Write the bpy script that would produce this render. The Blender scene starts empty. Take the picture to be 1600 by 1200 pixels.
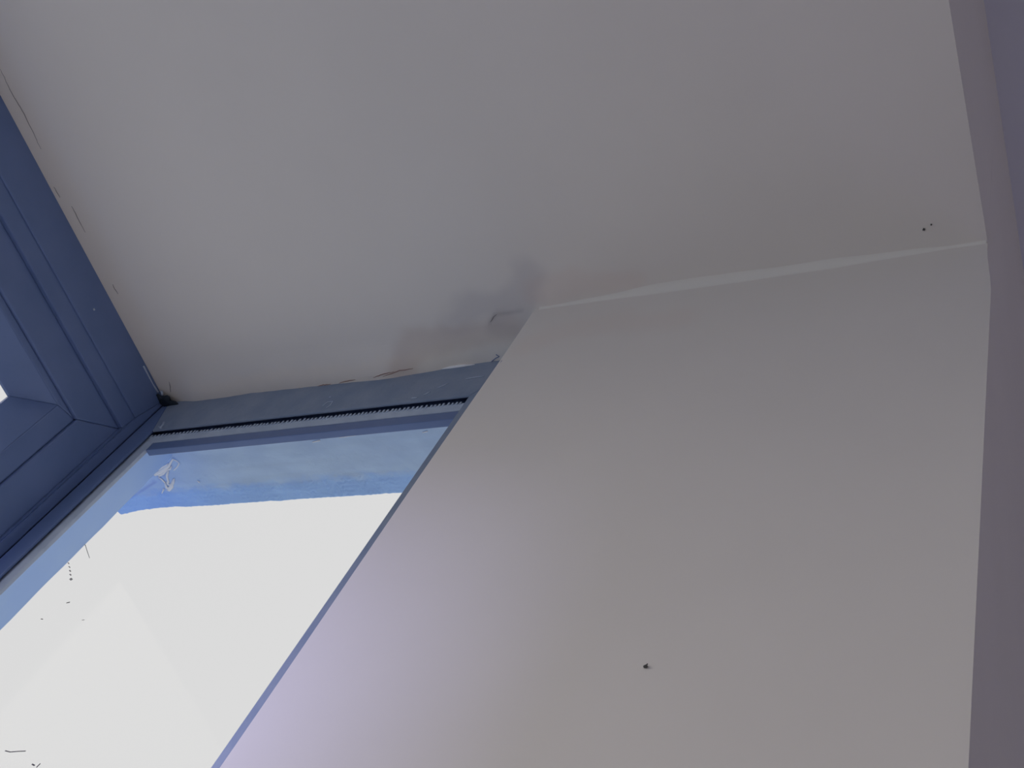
import bpy, bmesh, math, random
from mathutils import Vector, Matrix, noise

sc = bpy.context.scene
COL = sc.collection
Z0 = 1.65                                   # eye height; heights below are given above it where written Z0+...

# ------------------------------------------------------------------ camera
F_PX = 1797.0
W = Vector((0.3224103, 0.84225797, 0.43203369))       # world x (along the window wall) in image axes (right, down, forward)
D = Vector((-0.88149327, 0.10080065, 0.46131208))     # world y (outwards)
U = Vector((0.3449945, -0.52956656, 0.7749439))       # world z (up)
cam_d = bpy.data.cameras.new('camera')
cam = bpy.data.objects.new('camera', cam_d)
COL.objects.link(cam)
right = Vector((W[0], D[0], U[0])); down = Vector((W[1], D[1], U[1])); fwd = Vector((W[2], D[2], U[2]))
m = Matrix((( right[0], -down[0], -fwd[0], 0), (right[1], -down[1], -fwd[1], 0), (right[2], -down[2], -fwd[2], Z0), (0, 0, 0, 1)))
cam.matrix_world = m
cam_d.sensor_fit = 'HORIZONTAL'
cam_d.sensor_width = 36
cam_d.lens = 36 * F_PX / 1600
cam_d.clip_start = 0.01
sc.camera = cam

# ------------------------------------------------------------------ world, lights, exposure
SKY = 0.712
world = bpy.data.worlds.new('world'); sc.world = world
world.use_nodes = True
nt = world.node_tree; nt.nodes.clear()
o = nt.nodes.new('ShaderNodeOutputWorld'); bg = nt.nodes.new('ShaderNodeBackground')
tc = nt.nodes.new('ShaderNodeTexCoord'); sp = nt.nodes.new('ShaderNodeSeparateXYZ'); cr = nt.nodes.new('ShaderNodeValToRGB')
nt.links.new(tc.outputs['Generated'], sp.inputs[0])
mp = nt.nodes.new('ShaderNodeMapRange'); mp.inputs[1].default_value = -1; mp.inputs[2].default_value = 1
nt.links.new(sp.outputs[2], mp.inputs[0]); nt.links.new(mp.outputs[0], cr.inputs[0])
cr.color_ramp.elements[0].position = 0.485; cr.color_ramp.elements[0].color = (0.42, 0.445, 0.495, 1)
cr.color_ramp.elements[1].position = 0.515; cr.color_ramp.elements[1].color = (SKY, SKY, SKY, 1)
nt.links.new(cr.outputs[0], bg.inputs[0]); bg.inputs[1].default_value = 1.0
nt.links.new(bg.outputs[0], o.inputs[0])

def sun(name, direction, strength, color, angle):
    l = bpy.data.lights.new(name, 'SUN'); l.energy = strength; l.color = color; l.angle = math.radians(angle)
    ob = bpy.data.objects.new(name, l); COL.objects.link(ob)
    ob.rotation_euler = Vector(direction).to_track_quat('-Z', 'Y').to_euler()
    return ob
# two fill lamps are added on top of the sky and sun
# weak sun on sill and floor, then the two added lamps
sun('sun', (-0.25, -0.42, -0.88), 0.5, (1.0, 0.98, 0.95), 3)
sun('added_hazy_fill', (0.75, -0.62, -0.30), 1.10, (1.0, 0.89, 0.80), 50)  # added broad lamp that brightens the bay through its front
sun('added_flare_glow', (1.0, -0.052, -0.145), 1.9, (0.50, 0.50, 1.0), 8)  # added lavender lamp, imitates lens flare low on the reveal wall

sc.view_settings.view_transform = 'Standard'
sc.view_settings.look = 'None'
sc.view_settings.exposure = 0.0
sc.view_settings.gamma = 1.0
sc.view_settings.use_curve_mapping = False

# ------------------------------------------------------------------ helpers
def ray(px, py):
    r = Vector((px - 800, py - 600, F_PX))
    return Vector((W.dot(r), D.dot(r), U.dot(r)))
def on_z(px, py, h): r = ray(px, py); return Vector((r.x*h/r.z, r.y*h/r.z, h+Z0))
def on_x(px, py, X): r = ray(px, py); return Vector((X, r.y*X/r.x, r.z*X/r.x+Z0))
def on_y(px, py, Y): r = ray(px, py); return Vector((r.x*Y/r.y, Y, r.z*Y/r.y+Z0))

def material(name, color, rough=0.8, spec=0.3, metallic=0.0, var=None, scale=6.0, bump=0.0, bscale=60.0, attr=None):
    mt = bpy.data.materials.new(name); mt.use_nodes = True
    n = mt.node_tree; b = n.nodes['Principled BSDF']
    b.inputs['Base Color'].default_value = (*color, 1); b.inputs['Roughness'].default_value = rough
    b.inputs['Specular IOR Level'].default_value = spec; b.inputs['Metallic'].default_value = metallic
    tcn = n.nodes.new('ShaderNodeTexCoord')
    src = None
    if var:
        nz = n.nodes.new('ShaderNodeTexNoise'); nz.inputs['Scale'].default_value = scale; nz.inputs['Detail'].default_value = 4
        n.links.new(tcn.outputs['Object'], nz.inputs['Vector'])
        rp = n.nodes.new('ShaderNodeValToRGB'); rp.color_ramp.elements[0].position = 0.35; rp.color_ramp.elements[1].position = 0.65
        rp.color_ramp.elements[0].color = (*color, 1); rp.color_ramp.elements[1].color = (*var, 1)
        n.links.new(nz.outputs['Fac'], rp.inputs[0]); src = rp.outputs[0]
        n.links.new(src, b.inputs['Base Color'])
    if attr:
        a = n.nodes.new('ShaderNodeVertexColor'); a.layer_name = attr
        mx = n.nodes.new('ShaderNodeMix'); mx.data_type = 'RGBA'; mx.blend_type = 'MULTIPLY'; mx.inputs['Factor'].default_value = 1
        if src: n.links.new(src, mx.inputs['A'])
        else: mx.inputs['A'].default_value = (*color, 1)
        n.links.new(a.outputs['Color'], mx.inputs['B']); n.links.new(mx.outputs['Result'], b.inputs['Base Color'])
    if bump:
        nb = n.nodes.new('ShaderNodeTexNoise'); nb.inputs['Scale'].default_value = bscale; nb.inputs['Detail'].default_value = 5
        n.links.new(tcn.outputs['Object'], nb.inputs['Vector'])
        bp = n.nodes.new('ShaderNodeBump'); bp.inputs['Strength'].default_value = bump; bp.inputs['Distance'].default_value = 0.004
        n.links.new(nb.outputs['Fac'], bp.inputs['Height']); n.links.new(bp.outputs['Normal'], b.inputs['Normal'])
    return mt

M = {}
M['paint'] = material('wall_paint', (0.80, 0.765, 0.735), 0.85, 0.2, var=(0.82, 0.785, 0.755), scale=9, bump=0.06, bscale=40, attr='stain')
M['paint_plain'] = material('room_paint', (0.78, 0.75, 0.72), 0.85, 0.2, var=(0.80, 0.77, 0.74), scale=5, bump=0.06, bscale=40)
M['ceiling'] = material('ceiling_paint', (0.74, 0.76, 0.90), 0.9, 0.2, var=(0.76, 0.78, 0.91), scale=5)
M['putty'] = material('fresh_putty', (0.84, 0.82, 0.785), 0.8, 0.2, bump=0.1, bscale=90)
M['frame'] = material('blue_aluminium', (0.13, 0.20, 0.40), 0.38, 0.5, var=(0.15, 0.22, 0.43), scale=30, bump=0.03, bscale=120)
M['frame_dusty'] = material('dusty_blue_aluminium', (0.28, 0.34, 0.46), 0.5, 0.4, var=(0.22, 0.29, 0.42), scale=45, bump=0.15, bscale=160)
M['track'] = material('worn_track_lip', (0.55, 0.64, 0.78), 0.5, 0.4, var=(0.46, 0.55, 0.70), scale=60)
M['rubber'] = material('dark_gasket', (0.03, 0.04, 0.07), 0.7, 0.3)
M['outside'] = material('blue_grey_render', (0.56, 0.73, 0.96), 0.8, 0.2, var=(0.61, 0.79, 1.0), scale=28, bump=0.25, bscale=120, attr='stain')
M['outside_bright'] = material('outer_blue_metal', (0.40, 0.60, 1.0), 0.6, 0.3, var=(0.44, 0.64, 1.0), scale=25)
M['white'] = material('dried_white_putty', (0.93, 0.95, 0.99), 0.8, 0.2)
M['dark'] = material('dark_sealant', (0.02, 0.03, 0.045), 0.6, 0.3)
M['crack'] = material('crack_brown', (0.38, 0.26, 0.23), 0.9, 0.1)
M['crack_grey'] = material('crack_grey', (0.34, 0.31, 0.31), 0.9, 0.1)
M['smear'] = material('pale_smear', (0.42, 0.42, 0.42), 0.9, 0.1)
M['speck'] = material('grey_speck', (0.10, 0.10, 0.10), 0.8, 0.1)
M['floor'] = material('floor_screed', (0.42, 0.36, 0.30), 0.7, 0.3, var=(0.48, 0.41, 0.34), scale=3)
M['sill'] = material('white_stone_sill', (0.74, 0.73, 0.72), 0.35, 0.4, var=(0.68, 0.67, 0.67), scale=4)

def glass():
    mt = bpy.data.materials.new('clear_glass'); mt.use_nodes = True
    n = mt.node_tree; n.nodes.clear()
    out = n.nodes.new('ShaderNodeOutputMaterial'); t = n.nodes.new('ShaderNodeBsdfTransparent'); g = n.nodes.new('ShaderNodeBsdfGlossy')
    lw = n.nodes.new('ShaderNodeLayerWeight'); pw = n.nodes.new('ShaderNodeMath'); pw.operation = 'POWER'; pw.inputs[1].default_value = 4.5
    ma = n.nodes.new('ShaderNodeMath'); ma.operation = 'MULTIPLY_ADD'; ma.inputs[1].default_value = 0.07; ma.inputs[2].default_value = 0.001
    lw.inputs[0].default_value = 0.5; n.links.new(lw.outputs['Facing'], pw.inputs[0]); n.links.new(pw.outputs[0], ma.inputs[0])
    mx = n.nodes.new('ShaderNodeMixShader')
    t.inputs[0].default_value = (1, 1, 1, 1); g.inputs['Roughness'].default_value = 0.02
    n.links.new(ma.outputs[0], mx.inputs[0]); n.links.new(t.outputs[0], mx.inputs[1]); n.links.new(g.outputs[0], mx.inputs[2])
    n.links.new(mx.outputs[0], out.inputs[0])
    return mt
M['glass'] = glass()

def obj(name, bm, mat, parent=None, smooth=False):
    me = bpy.data.meshes.new(name)
    bmesh.ops.recalc_face_normals(bm, faces=bm.faces)
    bm.to_mesh(me); bm.free()
    me.materials.append(M[mat])
    if smooth: me.polygons.foreach_set('use_smooth', [True]*len(me.polygons))
    ob = bpy.data.objects.new(name, me); COL.objects.link(ob)
    if parent: ob.parent = parent
    return ob
def empty(name, label, kind=None, cat=None, group=None, loc=(0, 0, 0)):
    ob = bpy.data.objects.new(name, None); COL.objects.link(ob); ob.location = loc
    ob['label'] = label
    if kind: ob['kind'] = kind
    if cat: ob['category'] = cat
    if group: ob['group'] = group
    return ob
def struct(ob, label, cat=None):
    ob['kind'] = 'structure'; ob['label'] = label
    if cat: ob['category'] = cat
    return ob
def box(bm, x0, x1, y0, y1, z0, z1):
    v = [bm.verts.new(p) for p in ((x0,y0,z0),(x1,y0,z0),(x1,y1,z0),(x0,y1,z0),(x0,y0,z1),(x1,y0,z1),(x1,y1,z1),(x0,y1,z1))]
    for f in ((0,3,2,1),(4,5,6,7),(0,1,5,4),(1,2,6,5),(2,3,7,6),(3,0,4,7)): bm.faces.new([v[i] for i in f])
def bevelled(*a, r=0.001):
    bm = bmesh.new(); box(bm, *a)
    bmesh.ops.bevel(bm, geom=bm.edges[:], offset=r, segments=2, affect='EDGES', profile=0.5)
    return bm
def prism(pts_a, pts_b, r=0.0):
    """solid between two matching polygons"""
    bm = bmesh.new(); A = [bm.verts.new(p) for p in pts_a]; B = [bm.verts.new(p) for p in pts_b]
    n = len(A); bm.faces.new(A); bm.faces.new(B[::-1])
    for i in range(n): bm.faces.new((A[i], B[i], B[(i+1) % n], A[(i+1) % n]))
    if r: bmesh.ops.bevel(bm, geom=bm.edges[:], offset=r, segments=2, affect='EDGES', profile=0.5)
    return bm
def ring(names, mat, parent, axis, a0, a1, z0, z1, wl, wr, wb, wt, d0, d1, r=0.0008):
    """four mitred bars of a rectangular frame. axis 'y': lies in x-z, depth d0..d1 in y; axis 'x': lies in y-z."""
    o_ = [(a0, z0), (a1, z0), (a1, z1), (a0, z1)]
    i_ = [(a0+wl, z0+wb), (a1-wr, z0+wb), (a1-wr, z1-wt), (a0+wl, z1-wt)]
    def P(p, d): return (p[0], d, p[1]) if axis == 'y' else (d, p[0], p[1])
    out = []
    for k, nm in enumerate(names):                       # bottom, right, top, left
        j = (k+1) % 4
        q = [o_[k], o_[j], i_[j], i_[k]]
        out.append(obj(nm, prism([P(p, d0) for p in q], [P(p, d1) for p in q], r), mat, parent))
    return out
def tube(bm, pts, rads, seg=8, flat=None):
    """swept tube; flat=(normal, factor) squashes it along that normal"""
    rings = []
    pts = [Vector(p) for p in pts]
    for i, p in enumerate(pts):
        t = (pts[min(i+1, len(pts)-1)] - pts[max(i-1, 0)]).normalized()
        a = flat[0].normalized() if flat else (Vector((0, 0, 1)) if abs(t.z) < .9 else Vector((1, 0, 0)))
        a = (a - t*a.dot(t)).normalized(); b = t.cross(a)
        fa = flat[1] if flat else 1
        r = rads[i] if isinstance(rads, (list, tuple)) else rads
        rings.append([bm.verts.new(p + a*math.cos(2*math.pi*k/seg)*r*fa + b*math.sin(2*math.pi*k/seg)*r) for k in range(seg)])
    for i in range(len(rings)-1):
        for k in range(seg):
            bm.faces.new((rings[i][k], rings[i][(k+1) % seg], rings[i+1][(k+1) % seg], rings[i+1][k]))
    bm.faces.new(rings[0][::-1]); bm.faces.new(rings[-1])
def spans(*parts):
    out = [parts[0][0]]
    for a, b, n in parts: out += [a + (b-a)*i/n for i in range(1, n+1)]
    return out
def grid(bm, us, vs, fn, layer=None, cfn=None):
    G = [[bm.verts.new(fn(u, v)) for v in vs] for u in us]
    for i in range(len(us)-1):
        for j in range(len(vs)-1):
            bm.faces.new((G[i][j], G[i+1][j], G[i+1][j+1], G[i][j+1]))
    return G
def add_colors(ob, fn, name='stain'):
    me = ob.data
    ca = me.color_attributes.new(name, 'FLOAT_COLOR', 'POINT')
    for i, v in enumerate(me.vertices):
        c = fn(v.co); ca.data[i].color = (c[0], c[1], c[2], 1)
def sstep(a, b, x):
    t = max(0.0, min(1.0, (x-a)/(b-a))); return t*t*(3-2*t)
def segdist(p, pts):
    best = 9
    for a, b in zip(pts, pts[1:]):
        ab = b-a; t = max(0, min(1, (p-a).dot(ab)/max(ab.length_squared, 1e-12)))
        best = min(best, (p-(a+ab*t)).length)
    return best

# ------------------------------------------------------------------ main measures
XL, XR = -1.10, 0.282            # window reveal, left and right
YF, YB = 0.0515, 0.3215          # room face and outer face of the window wall
YE = 0.0487                      # arris of the side reveal (a little proud)
XG = 0.3155                      # inner face of the side window frame
YG = 0.659                       # inner face of the front window frame
ZS = Z0 + 0.60                   # soffit
ZB = 0.45                        # bay sill
ZC = Z0 + 0.853                  # room ceiling
RX0, RX1, RY0 = -1.9, 1.7, -3.4

# ------------------------------------------------------------------ stains (shape of their own, painted as wear)
S_TAUPE = [on_z(x, y, .6) for x, y in ((632, 572), (645, 538), (680, 527), (740, 522), (800, 512))]
S_GREY = [on_z(x, y, .6) for x, y in ((705, 500), (745, 478), (790, 480), (815, 462), (822, 430))]
S_GREY2 = [on_z(x, y, .6) for x, y in ((770, 508), (800, 515), (822, 500))]
S_RIGHT = [on_z(x, y, .6) for x, y in ((835, 455), (880, 446), (935, 442), (985, 440))]
S_LIGHT = [on_z(x, y, .6) for x, y in ((665, 560), (720, 548), (790, 532))]
S_CR1 = [on_z(x, y, .6) for x, y in ((765, 502), (776, 490), (792, 488), (812, 484))]
S_FR = [on_z(x, y, .6) for x, y in ((0, 112), (30, 168), (60, 225), (100, 300), (126, 352), (150, 400), (190, 475), (228, 550), (262, 618))]
S_HAIR = [[on_z(x, y, .6) for x, y in q] for q in (((0, 108), (18, 146), (34, 172), (52, 208), (66, 238)), ((112, 322), (120, 338), (136, 368)), ((176, 444), (186, 462)), ((84, 292), (96, 312)))]
S_RED = [[on_z(x, y, .5955) for x, y in q] for q in (((490, 606), (505, 601), (520, 600)), ((530, 598), (545, 594), (558, 592)), ((462, 609), (480, 606)), ((600, 586), (625, 578), (650, 576)), ((585, 588), (598, 583), (620, 578)))]
def mul(c, k, t):
    return tuple(a*(1-t) + a*b*t for a, b in zip(c, k))
def soffit_color(p):
    c = (1, 1, 1)
    q = Vector((p.x, p.y, ZS))
    if p.x < 0.0 or p.y < 0.05: return c
    n1 = noise.noise(q*45) * 0.006; n2 = noise.noise(q*110+Vector((3, 1, 0)))*0.003; n = n1+n2
    c = mul(c, (0.86, 0.80, 0.78), 0.68*(1-sstep(0.004, 0.016, segdist(q, S_TAUPE)+n)))
    c = mul(c, (0.82, 0.82, 0.86), 0.66*(1-sstep(0.004, 0.017, segdist(q, S_GREY)+n)))
    c = mul(c, (0.82, 0.82, 0.84), 0.6*(1-sstep(0.002, 0.011, segdist(q, S_GREY2)+n)))
    c = mul(c, (0.97, 0.88, 0.86), 0.4*(1-sstep(0.002, 0.013, segdist(q, S_RIGHT)+n)))
    c = mul(c, (1.06, 1.06, 1.03), 0.9*(1-sstep(0.002, 0.016, segdist(q, S_LIGHT)+n)))
    c = mul(c, (0.7, 0.7, 0.72), 0.6*(1-sstep(0.0006, 0.0022, segdist(q, S_CR1)+n2*.3)))
    # band of newer plaster along the front frame, with hairlines
    c = mul(c, (1.0, 0.97, 0.92), 0.8*sstep(0.625, 0.648, p.y + n*.4))
    for h in ():
        c = mul(c, (0.62, 0.58, 0.60), 0.75*(1-sstep(0.0004, 0.0022, segdist(q, h))))
    for h in ():
        c = mul(c, (0.62, 0.42, 0.38), 0.75*(1-sstep(0.0004, 0.0022, segdist(q, h)+n2*.3)))
    # lighter feathered edge against the side frame
    c = mul(c, (1.05, 1.02, 0.98), 0.8*sstep(0.297, 0.306, p.x + n*.6)*sstep(0.36, 0.40, p.y)*(1-sstep(.60, .64, p.y)))
    return c

# ------------------------------------------------------------------ window wall with the bay opening
bm = bmesh.new()
box(bm, RX0, XL, YF, YB, 0, ZC)                                             # left of the bay
box(bm, XL, XR, YF, YB, 0, ZB-0.04)                                         # below
box(bm, XL, XR, YF, YB, ZS+0.02, ZC)                                        # header
# right of the bay, with a finely meshed reveal face
def rev(u, v):                                                              # u along y 0..1, v height
    y0 = YF + (YE-YF)*(1-sstep(ZS-0.06, ZS-0.004, v))
    y = y0 + (YB-y0)*u
    return Vector((XR + 0.0006*noise.noise(Vector((y*8, v*8, 1))), y, v))
us = spans((0, 1, 90)); vs = spans((0, 1.55, 4), (1.55, ZS, 190), (ZS, ZC, 3))
G = grid(bm, us, vs, rev)
XR2 = RX1
n = len(vs)-1
mid = [bm.verts.new((XR+.06, YF, z)) for z in vs]
fr = [bm.verts.new((XR2, YF, vs[j])) for j in (0, n)]; bk = [bm.verts.new((XR2, YB, vs[j])) for j in (0, n)]
for j in range(n): bm.faces.new((G[0][j], G[0][j+1], mid[j+1], mid[j]))
bm.faces.new(mid + [fr[1], fr[0]])
bm.faces.new([G[-1][j] for j in range(n, -1, -1)] + [bk[0], bk[1]])
bm.faces.new([fr[0], fr[1], bk[1], bk[0]])
wall = obj('wall_front', bm, 'paint', None)
S_WPINK = [on_x(x, y, XR) for x, y in ((830, 535), (900, 512), (960, 505), (1050, 500))]
def wall_color(p):
    c = (1, 1, 1)
    if abs(p.x-XR) < .01 and p.z > 1.5:
        n_ = noise.noise(p*40)*0.006
        c = mul(c, (0.98, 0.92, 0.90), 0.4*(1-sstep(0.003, 0.02, segdist(p, S_WPINK)+n_)))
        k = noise.noise(p*14)*.012
        c = mul(c, (1, 1, 1), 1); c = tuple(a*(1+k) for a in c)
    return c
add_colors(wall, wall_color)
struct(wall, 'beige painted window wall with a deep plain reveal beside the bay')

# soffit of the bay
SAG = [(0.33, 0.0015), (0.36, 0.0), (0.39, 0.0008), (0.42, 0.0045), (0.45, 0.0065), (0.49, 0.0045), (0.53, 0.0035), (0.57, 0.0025), (0.60, 0.0040), (0.622, 0.0042), (0.645, 0.0012), (0.66, 0.0005)]
def sag(y):
    if y <= SAG[0][0]: return SAG[0][1]
    for (a, p), (b, q) in zip(SAG, SAG[1:]):
        if y <= b: return p + (q-p)*sstep(a, b, y)
    return SAG[-1][1]
def sof(u, v):
    edge = sstep(XG-0.030, XG-0.001, u)
    z = ZS - sag(v)*edge - 0.0006*edge*noise.noise(Vector((v*90, 3, 1)))
    z += 0.0006*noise.noise(Vector((u*7, v*7, 4)))
    if v < YB - 0.0005: u = min(u, XR+.0003)            # the wall takes over beyond the reveal
    return Vector((u, v, z))
bm = bmesh.new()
us = spans((XL-0.034, -0.02, 24), (-0.02, XG+0.004, 135)); vs = spans((YF, YG+0.004, 243))
G = grid(bm, us, vs, sof)
jb = next(j for j, v in enumerate(vs) if v >= YB - 0.0005)
ib = next(i for i, u in enumerate(us) if u >= XR+.0003)
top = [bm.verts.new((x, y, ZS+0.02)) for x, y in ((us[0], vs[0]), (XR+.0003, vs[0]), (XR+.0003, vs[jb]), (us[-1], vs[jb]), (us[-1], vs[-1]), (us[0], vs[-1]))]
bm.faces.new([G[i][0] for i in range(ib+1)] + [top[1], top[0]])
bm.faces.new([G[i][-1] for i in range(len(us)-1, -1, -1)] + [top[5], top[4]])
bm.faces.new([G[0][j] for j in range(len(vs)-1, -1, -1)] + [top[0], top[5]])
bm.faces.new([G[-1][j] for j in range(jb)] + [top[2], top[1]])
bm.faces.new([G[-1][j] for j in range(jb, len(vs))] + [top[4], top[3]])
bm.faces.new(top)
soffit = obj('bay_soffit', bm, 'paint', wall)
add_colors(soffit, soffit_color)
soffit['label'] = 'plastered soffit over the bay with a faint water stain near the frame corner'

for k, q in enumerate(S_HAIR + S_RED + [[on_z(x, y, .6) for x, y in ((265, 596), (267, 604), (268, 613))], [on_z(x, y, .6) for x, y in ((766, 503), (771, 495), (777, 490))]]):
    bm = bmesh.new(); pts = []
    for a, b in zip(q, q[1:]):
        for i in range(6):
            p = a.lerp(b, i/6); p = Vector((p.x + .0005*noise.noise(p*400), p.y + .0005*noise.noise(p*380+Vector((9, 0, 0))), 0)); pts.append(Vector((p.x, p.y, sof(p.x, p.y).z - .00005)))
    n_ = len(pts); red = len(S_HAIR) <= k < len(S_HAIR)+len(S_RED)
    tube(bm, pts, [(.00030 if red else .00026)*math.sin(math.pi*(i+.6)/(n_+.2)) + .0001 for i in range(n_)], 5)
    obj('plaster_crack', bm, 'crack' if red else 'crack_grey', wall)

# putty line along the crease between soffit and side reveal
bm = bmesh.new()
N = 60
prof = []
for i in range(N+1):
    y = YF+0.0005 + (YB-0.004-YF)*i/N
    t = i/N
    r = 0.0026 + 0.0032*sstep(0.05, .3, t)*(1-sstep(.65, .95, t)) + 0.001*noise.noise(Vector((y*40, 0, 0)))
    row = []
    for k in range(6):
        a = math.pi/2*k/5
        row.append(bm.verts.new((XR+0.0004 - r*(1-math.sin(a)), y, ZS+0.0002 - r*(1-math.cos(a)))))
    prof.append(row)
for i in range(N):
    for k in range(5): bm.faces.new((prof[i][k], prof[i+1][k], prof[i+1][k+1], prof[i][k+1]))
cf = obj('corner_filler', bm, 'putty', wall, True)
cf['label'] = 'paler line of filler along the crease'

# ------------------------------------------------------------------ rest of the room (out of frame, but it bounces the light)
bm = bmesh.new(); box(bm, RX0-.1, RX1+.1, RY0-.1, YF, ZC, ZC+0.12)
struct(obj('ceiling', bm, 'ceiling'), 'cool white room ceiling above the window wall')
bm = bmesh.new(); box(bm, RX0-.1, RX1+.1, RY0-.1, YB, -0.1, 0)
struct(obj('floor', bm, 'floor'), 'brown screed floor of the room')
DY0, DY1, DZ = -2.9, -0.7, 2.15
bm = bmesh.new(); box(bm, RX0-.1, RX0, RY0, DY0, 0, ZC); box(bm, RX0-.1, RX0, DY1, YB, 0, ZC); box(bm, RX0-.1, RX0, DY0, DY1, DZ, ZC)
struct(obj('wall_left', bm, 'paint_plain'), 'plain painted wall left of the window wall')
bm = bmesh.new(); box(bm, RX1, RX1+.1, RY0, YB, 0, ZC)
struct(obj('wall_right', bm, 'paint_plain'), 'plain painted wall right of the window wall')
bm = bmesh.new(); box(bm, RX0-.1, RX1+.1, RY0-.1, RY0, 0, ZC)
struct(obj('wall_back', bm, 'paint_plain'), 'plain painted wall behind the camera')

# made-up glazed door in the left wall, unseen, added to fill the room
d1 = empty('fill_door_1', 'made-up glazed door in the left wall, added for fill light', 'structure')
for k in range(2):
    a = DY0 + (DY1-DY0)*k/2; b = DY0 + (DY1-DY0)*(k+1)/2
    ring(('bottom_rail', 'stile', 'top_rail', 'stile'), 'frame', d1, 'x', a, b, 0.002, DZ, .06, .06, .08, .06, RX0-.07, RX0-.03)
    bm = bmesh.new(); box(bm, RX0-.052, RX0-.047, a+.055, b-.055, .075, DZ-.055); obj('glass_pane', bm, 'glass', d1)

# sill of the bay
sill = obj('bay_sill', bevelled(XL-0.03, XG-0.001, YF-0.03, YG-0.001, ZB-0.04, ZB, r=0.004), 'sill', wall)
bm = bmesh.new(); box(bm, XL-0.034-0.10, 0.41, YB+0.001, 0.76, ZB-0.16, ZB-0.041)
add_colors(obj('lower_slab', bm, 'outside', wall), lambda p: (1, 1, 1))

# ------------------------------------------------------------------ window 1: front of the bay
w1 = empty('window_1', 'dark blue aluminium front window of the bay with wide sash rails', 'structure')
ring(('frame_sill', 'frame_jamb', 'frame_head', 'frame_jamb'), 'frame', w1, 'y', XL-0.034, XG, ZB, ZS+0.012, 0.0385, 0.0078, 0.045, 0.0455, YG, 0.715)
ring(('frame_lip',)*4, 'frame', w1, 'y', XL+.0042, XG-.0076, ZB+.0448, ZS-.0330, 0.0008, 0.0008, 0.0008, 0.0152, YG+.0015, 0.712)
def rings(bars, mat, parent, axis, rect, widths, d0, d1, r=0.0008):
    a0, a1, z0, z1 = rect
    ring(bars, mat, parent, axis, a0, a1, z0, z1, *widths, d0, d1, r)
    wl, wr, wb, wt = widths
    return (a0+wl, a1-wr, z0+wb, z1-wt)
def sash(x0, x1, right, left):
    s = bpy.data.objects.new('sash', None); COL.objects.link(s); s.parent = w1
    rc = (x0, x1, ZB+0.042, Z0+0.552)
    rc = rings(('rail', 'stile', 'rail', 'stile'), 'frame', s, 'y', rc, (left*.40, right*.40, .029, .029), 0.664, 0.700, 0.0012)
    rc = rings(('inner_step',)*4, 'frame', s, 'y', rc, (left*.24, right*.24, .006, .006), 0.6665, 0.698, 0.001)
    a0, a1, z0, z1 = rc; k = .0193
    o_ = [(a0, z0), (a1, z0), (a1, z1), (a0, z1)]; i_ = [(a0+k, z0+k*.75), (a1-k, z0+k*.75), (a1-k, z1-k*.75), (a0+k, z1-k*.75)]
    for q in range(4):                                 # splayed beads running back to the pane
        w = (q+1) % 4
        f_ = [(o_[q][0], .667, o_[q][1]), (o_[w][0], .667, o_[w][1]), (i_[w][0], .688, i_[w][1]), (i_[q][0], .688, i_[q][1])]
        g_ = [(x, .691, z) for x, y, z in f_]
        obj('glazing_bead', prism(f_, g_, .0004), 'frame', s)
    rc = (a0+k, a1-k, z0+k*.75, z1-k*.75)
    bm = bmesh.new(); box(bm, rc[0]-.001, rc[1]+.001, .6885, .6905, rc[2]-.004, rc[3]+.004)
    obj('glass_pane', bm, 'glass', s)
    return s
sash(-0.394, 0.3079, 0.0702, 0.0702)
sash(-1.0957, -0.394, 0.0702, 0.0702)
bm = bmesh.new()                                       # handle on the meeting stile, low down and out of frame
box(bm, -0.372, -0.352, 0.650, 0.664, 1.28, 1.34); tube(bm, [(-0.362, .655, 1.31), (-0.362, .640, 1.31), (-0.362, .630, 1.30), (-0.362, .628, 1.20)], [.007, .007, .008, .006])
obj('handle', bm, 'track', w1)

# ------------------------------------------------------------------ window 2: side return of the bay
w2 = empty('window_2', 'dusty blue aluminium side window of the bay, bright sky behind it', 'structure')
FS, FJ, FH = 'frame_sill', 'frame_jamb', 'frame_head'
Y1 = 0.6590
H = lambda z: Z0+z
for ob_ in ring((FS, FJ, FH, FJ), 'frame_dusty', w2, 'x', YB+.0005, Y1-.0003, ZB, H(.608), .0425, .0186, .04, .0505, XG, XG+.0018, .0006)[1:2]:
    ob_.data.materials[0] = M['frame']
rings(('track',)*4, 'frame', w2, 'x', (YB+.0005, .662, ZB, H(.612)), (.012, .0045, .02, .036), XG+.0018, .3236, .0004)
rings(('track_lip',)*4, 'track', w2, 'x', (YB+.0005, .6572, ZB, H(.5542)), (.0425, .0253, .04, .0087), .3187, .3215, .0004)
obj('glazing_bead', bevelled(.3190, .3245, YB+.001, .6318, H(.5360), H(.5453), r=.0006), 'frame', w2)
obj('head_back', bevelled(.3237, .3275, YB+.001, .662, H(.548), H(.612), r=.0006), 'frame', w2)
obj('outer_head', bevelled(.3292, .3445, YB+.001, .652, H(.5815), H(.612), r=.001), 'frame', w2)
obj('outer_jamb', bevelled(.3292, .3445, YB+.001, YB+.0425, ZB, H(.5815), r=.001), 'frame', w2)
bm = bmesh.new(); box(bm, .3276, .3286, YB+.03, .6500, ZB+.03, H(.582))
obj('glass_pane', bm, 'glass', w2)
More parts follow.
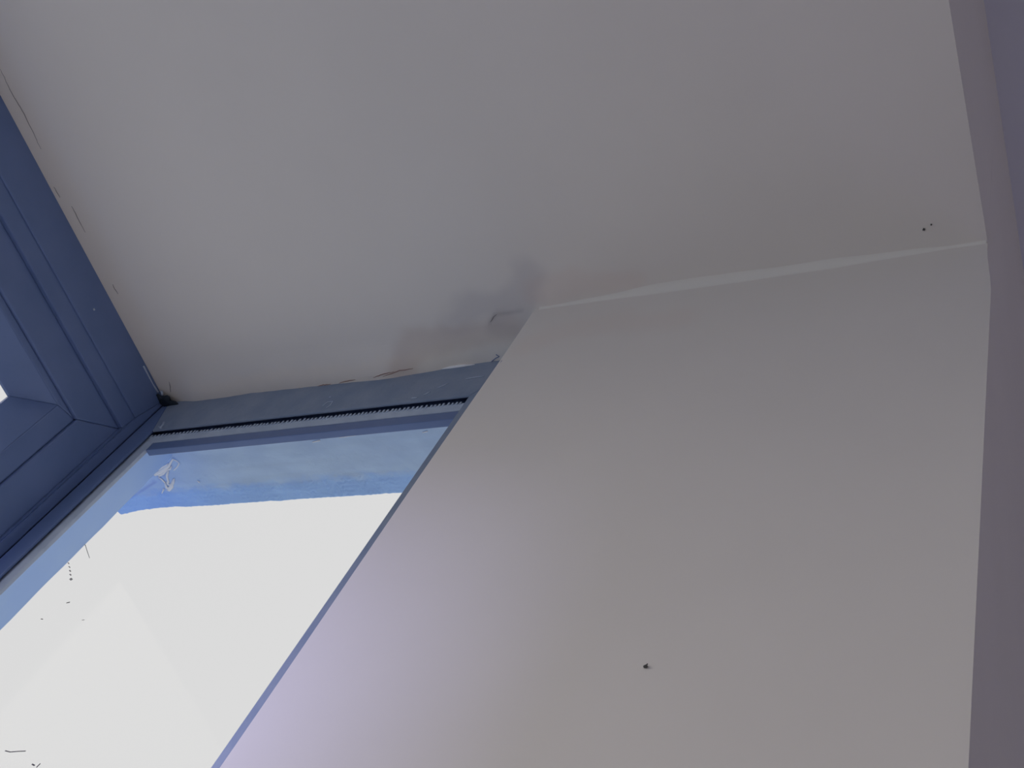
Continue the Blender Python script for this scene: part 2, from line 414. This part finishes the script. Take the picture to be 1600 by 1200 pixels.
# outer corner post, faced in bright blue
bm = bmesh.new(); box(bm, XG, .3284, .6625, .74, ZB, H(.612))
obj('corner_post', bm, 'frame', w2)
def post_edge(z): return .3600 + .0009*noise.noise(Vector((z*30, 0, 2)))
bm = bmesh.new()
zs = [ZB + (H(.59)-ZB)*i/160 for i in range(161)]
cols = []
for z in zs:
    e = post_edge(z); cols.append([bm.verts.new(p) for p in ((.3286, .6522, z), (.3440, .6622, z), (e, .6722, z), (e, .745, z), (.3286, .745, z))])
for a, b in zip(cols, cols[1:]):
    for k in range(5): bm.faces.new((a[k], a[(k+1) % 5], b[(k+1) % 5], b[k]))
bm.faces.new(cols[0][::-1]); bm.faces.new(cols[-1])
pc = obj('post_cover', bm, 'outside_bright', w2); pc['label'] = 'bright blue outer face of the corner post'
# brush pile along the head track: a row of tiny tufts
bm = bmesh.new(); random.seed(4)
y = .37
while y < .64:
    h_ = random.uniform(.002, .0042); box(bm, .3181, .3187, y, y+.0014, H(.5525), H(.5540)+h_*.40); y += random.uniform(.0028, .0040)
bp = obj('brush_pile', bm, 'track', w2); bp['kind'] = 'stuff'; bp['label'] = 'short toothed brush strip under the head'

# slab above the bay, seen through the side window
ED = sorted([(on_z(x, y, .59).y, on_z(x, y, .59).x) for x, y in ((176, 803), (184, 799), (189, 804), (215, 799), (250, 794), (275, 792), (290, 793), (320, 790), (350, 789), (395, 785), (425, 783), (437, 784), (450, 782), (500, 778), (550, 775), (600, 772), (645, 770))])
def edge_x(y):
    if y <= ED[0][0]: return ED[0][1]
    for (a, p), (b, q) in zip(ED, ED[1:]):
        if y <= b: return p + (q-p)*(y-a)/(b-a)
    return 0.41
bm = bmesh.new()
ys = spans((YB+.001, .44, 12), (.44, .80, 240)); ts = spans((0, .6, 10), (.6, 1, 26))
def slab(y, t):
    ex = edge_x(y) + .0005*noise.noise(Vector((y*300, 0, 0)))
    x = .3447 + (ex-.3447)*t
    z = H(.59) - .0008*noise.noise(Vector((x*60, y*40, 0))) - .0007*sstep(.68, .8, t)*abs(noise.noise(Vector((x*260, y*260, 5))))
    if t > .999: z += .0006
    return Vector((x, y, z))
G = grid(bm, ys, ts, slab)
tp = [[bm.verts.new((G[i][k].co.x + (0 if k == 0 else .002), ys[i], H(.70))) for k in (0, -1)] for i in range(len(ys))]
for i in range(len(ys)-1):
    bm.faces.new((G[i][-1], G[i+1][-1], tp[i+1][1], tp[i][1])); bm.faces.new((tp[i][0], tp[i][1], tp[i+1][1], tp[i+1][0])); bm.faces.new((G[i][0], G[i+1][0], tp[i+1][0], tp[i][0]))
bm.faces.new([v for v in G[0]] + [tp[0][1], tp[0][0]]); bm.faces.new([v for v in G[-1]] + [tp[-1][1], tp[-1][0]])
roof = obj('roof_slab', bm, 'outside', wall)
roof['label'] = 'blue grey rendered slab over the bay with a rough outer edge tinted bluer'
SCR = [on_z(x, y, .59) for x, y in ((268, 728), (245, 752), (192, 785))]
def roof_color(p):
    c = (1, 1, 1)
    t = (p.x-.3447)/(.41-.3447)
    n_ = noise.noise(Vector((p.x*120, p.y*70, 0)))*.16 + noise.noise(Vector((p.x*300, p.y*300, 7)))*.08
    c = mul(c, (0.76, 0.90, 1.10), sstep(.66, .80, t+n_*.45))  # bluer tint towards the outer edge
    st = noise.noise(Vector((p.x*260, p.y*14, 3)))*.10
    c = tuple(a*(1+st) for a in c)
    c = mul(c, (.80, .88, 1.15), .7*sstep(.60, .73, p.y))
    c = mul(c, (.72, .72, .85), .8*(1-sstep(.0003, .0018, segdist(Vector((p.x, p.y, H(.59))), SCR))))
    return c
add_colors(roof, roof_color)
bm = bmesh.new(); box(bm, XL-.134, .3445, .7155, .79, H(.59), H(.70)); box(bm, XL-.134, XL-.034, YB+.001, .7155, H(.60), H(.70))
fs = obj('roof_slab', bm, 'outside', wall); add_colors(fs, lambda p: (1, 1, 1))
bm = bmesh.new(); box(bm, XL-.034, .3440, YB+.001, .7150, H(.6205), H(.70)); obj('roof_slab', bm, 'paint_plain', wall)

# ------------------------------------------------------------------ window 3: left return of the bay (mirror, out of frame)
w3 = empty('window_3', 'blue aluminium side window at the left end of the bay', 'structure')
XQ = XL-0.034
rc = rings((FS, FJ, FH, FJ), 'frame_dusty', w3, 'x', (YB+.0005, Y1-.0003, ZB, H(.608)), (.0400, .03, .04, .0505), XQ-.02, XQ, .0006)
bm = bmesh.new(); box(bm, XQ-.012, XQ-.009, rc[0]-.005, rc[1]+.005, rc[2]-.005, rc[3]+.005); obj('glass_pane', bm, 'glass', w3)

# ------------------------------------------------------------------ marks, crumbs and sealant
UPN = Vector((0, 0, 1))
def c4(*q): return [(150+x*.21875, 560+y*.21875) for x, y in q]
bm = bmesh.new()
for q, r in ((c4((385, 775), (405, 765), (430, 760), (445, 768), (430, 795), (418, 835)), (.0004, .0007, .0010, .0010, .0014, .0022)),
             (c4((418, 832), (455, 815), (490, 790), (520, 770), (535, 740), (548, 720), (575, 732), (594, 750), (580, 775), (555, 800)), (.0022, .0028, .0026, .0020, .0014, .0012, .0010, .0010, .0009, .0006)),
             (c4((445, 848), (470, 865), (492, 888)), (.0012, .0016, .0014)),
             (c4((515, 800), (505, 840), (515, 880), (510, 900)), (.0016, .0018, .0018, .0012)),
             (c4((492, 888), (505, 925), (520, 935), (540, 915), (552, 860)), (.0014, .0024, .0030, .0028, .0009)),
             (c4((485, 930), (470, 965)), (.0012, .0005)),
             (c4((425, 815), (450, 840), (480, 825), (500, 800), (530, 790), (540, 770)), (.0008, .0014, .0016, .0014, .0012, .0006)),
             (c4((560, 855), (552, 890), (535, 905), (515, 900), (500, 880)), (.0006, .0016, .0018, .0014, .0008)),
             (c4((445, 800), (470, 780), (500, 765), (515, 750)), (.0008, .0012, .0012, .0006)),
             (c4((530, 930), (520, 945), (505, 940)), (.0012, .0016, .0008))):
    tube(bm, [on_z(x, y, .5893) for x, y in q], [k_*.62 for k_ in r], 8, (UPN, .28))
sm = obj('putty_smear', bm, 'white', wall, True); sm['label'] = 'looping smear of dried white putty'
for k, (q, r) in enumerate(((((322, 685), (316, 689), (308, 692)), .0007), (((488, 691), (500, 688)), .0008), (((308, 751), (312, 754)), .0009), (((660, 676), (668, 674)), .0006), (((530, 684), (556, 680)), .0005))):
    bm = bmesh.new(); tube(bm, [on_z(x, y, .5893) for x, y in q], [r*.6]+[r]*(len(q)-1), 6, (UPN, .3))
    obj('putty_smear', bm, 'white', wall, True)
XN = Vector((1, 0, 0))
for q, r in ((((250, 668), (254, 664), (256, 659)), .0011), (((248, 666), (252, 669)), .0008), (((504, 634), (512, 628), (520, 627), (516, 633), (510, 637)), .0005), (((515, 620), (517, 621)), .0006), (((643, 622), (652, 621)), .0008), (((662, 617), (672, 612)), .0006), (((684, 606), (700, 599)), .0005), (((728, 592), (744, 589), (756, 588)), .0005)):
    bm = bmesh.new(); tube(bm, [on_x(x, y, XG-.0002) for x, y in q], r, 6, (XN, .3))
    obj('paint_smear', bm, 'track', w2, True)
bm = bmesh.new(); tube(bm, [on_y(x, y, YG-.0002) for x, y in ((146, 484), (148, 483))], .0009, 8, (Vector((0, 1, 0)), .3)); obj('paint_smear', bm, 'track', w1, True)

bm = bmesh.new(); tube(bm, [on_z(x, y, .5985) for x, y in ((672, 579.5), (690, 577), (705, 574.5), (722, 572), (742, 570))], [.0004, .0010, .0013, .0011, .0004], 8)
sl = obj('sealant', bm, 'white', w2, True); sl['label'] = 'thin white sealant line along the head'
bm = bmesh.new()
for q, r in ((((256, 632), (261, 625), (263, 619)), (.0050, .0044, .0016)), (((259, 634), (266, 629), (275, 631), (281, 635)), (.0028, .0030, .0026, .0010)), (((268, 636), (279, 637), (288, 636)), (.0012, .0015, .0003)), (((246, 616), (250, 622), (256, 630)), (.0015, .0025, .0040))):
    tube(bm, [on_z(x, y, .5945) for x, y in q], list(r), 8, (UPN, .35))
sl = obj('sealant', bm, 'dark', w2, True); sl['label'] = 'torn dark sealant in the frame corner'
bm = bmesh.new()
for q, r in ((((224, 572), (230, 584), (238, 600), (247, 613)), .0011), (((252, 611), (254, 620)), .0011), (((262, 634), (272, 634)), .0007)):  # long first strip paints the frame's edge highlight, the rest is pale film
    tube(bm, [on_z(x, y, .5968) for x, y in q], r, 6, (UPN, .4))
sl = obj('sealant', bm, 'track', w1, True); sl['label'] = 'pale film of sealant and a painted highlight of the frame edge'
bm = bmesh.new()
tube(bm, [on_x(x, y, XR+.0012) for x, y in ((790, 557), (784, 566), (776, 578))], [.0003, .0009, .0004], 6)
tube(bm, [on_z(x, y, .5995) for x, y in ((768, 565), (774, 560), (780, 557), (775, 554))], .0003, 6)
obj('sealant', bm, 'frame', w2, True)

# specks and smears stuck on the outside of the side pane
XP = .3289
for k, (q, r) in enumerate(((((104, 942), (109, 941)), .0008), (((64, 967), (67, 967.5)), .0006), (((128, 969), (132, 968.5)), .0004), (((8, 1173), (16, 1175), (28, 1174), (40, 1173.5)), .0006), (((50, 1194), (54, 1196)), .0008), (((57, 1199), (63, 1193)), .0007))):
    bm = bmesh.new(); tube(bm, [on_x(x, y, XP) for x, y in q], r*.55, 6, (XN, .3)); obj('dirt_speck', bm, 'speck', w2)
for x, y, r in ((107, 880, .0003), (108.5, 886, .0003), (109.5, 892, .0004), (110, 898, .0004), (111, 905, .0008)):
    bm = bmesh.new(); tube(bm, [on_x(x-1, y-1, XP), on_x(x+1, y+1, XP)], r, 8, (XN, .3)); obj('dirt_speck', bm, 'smear', w2)

# ------------------------------------------------------------------ loose little things
def thing(ob, label, cat, group=None):
    ob['label'] = label; ob['category'] = cat
    if group: ob['group'] = group
bm = bmesh.new(); tube(bm, [on_x(x, y, .3603) for x, y in ((131, 846), (134, 854), (136.5, 862), (140, 872))], [.0003, .0002, .0002, .00015], 6)
thing(obj('wire', bm, 'speck', None), 'short thin dark wire sticking out from the bright blue corner post', 'wire')
p = on_x(1009, 1041, XR)
bm = bmesh.new(); tube(bm, [on_x(x, y, XR-.0006) for x, y in ((1005.5, 1040.5), (1008, 1041), (1011, 1042.5))], [.0003, .0009, .0005], 8, (XN, .5))
tube(bm, [on_x(x, y, XR-.0012) for x, y in ((1010, 1041), (1011.5, 1037))], [.0003, .0002], 6)
thing(obj('dirt_crumb', bm, 'speck', None), 'tiny dark crumb of dirt alone low on the beige reveal wall', 'crumb')
bm = bmesh.new(); tube(bm, [on_z(x, y, .5997) for x, y in ((1442, 358), (1445, 359))], .0007, 8)
thing(obj('paint_crumb', bm, 'speck', None), 'tiny dark crumb on the soffit, lower and bigger of two near the crease', 'crumb')
bm = bmesh.new(); tube(bm, [on_z(x, y, .5997) for x, y in ((1454, 351), (1456, 351))], .0005, 8)
thing(obj('paint_crumb', bm, 'speck', None), 'tiny dark crumb on the soffit, upper and right of a slightly bigger one', 'crumb')
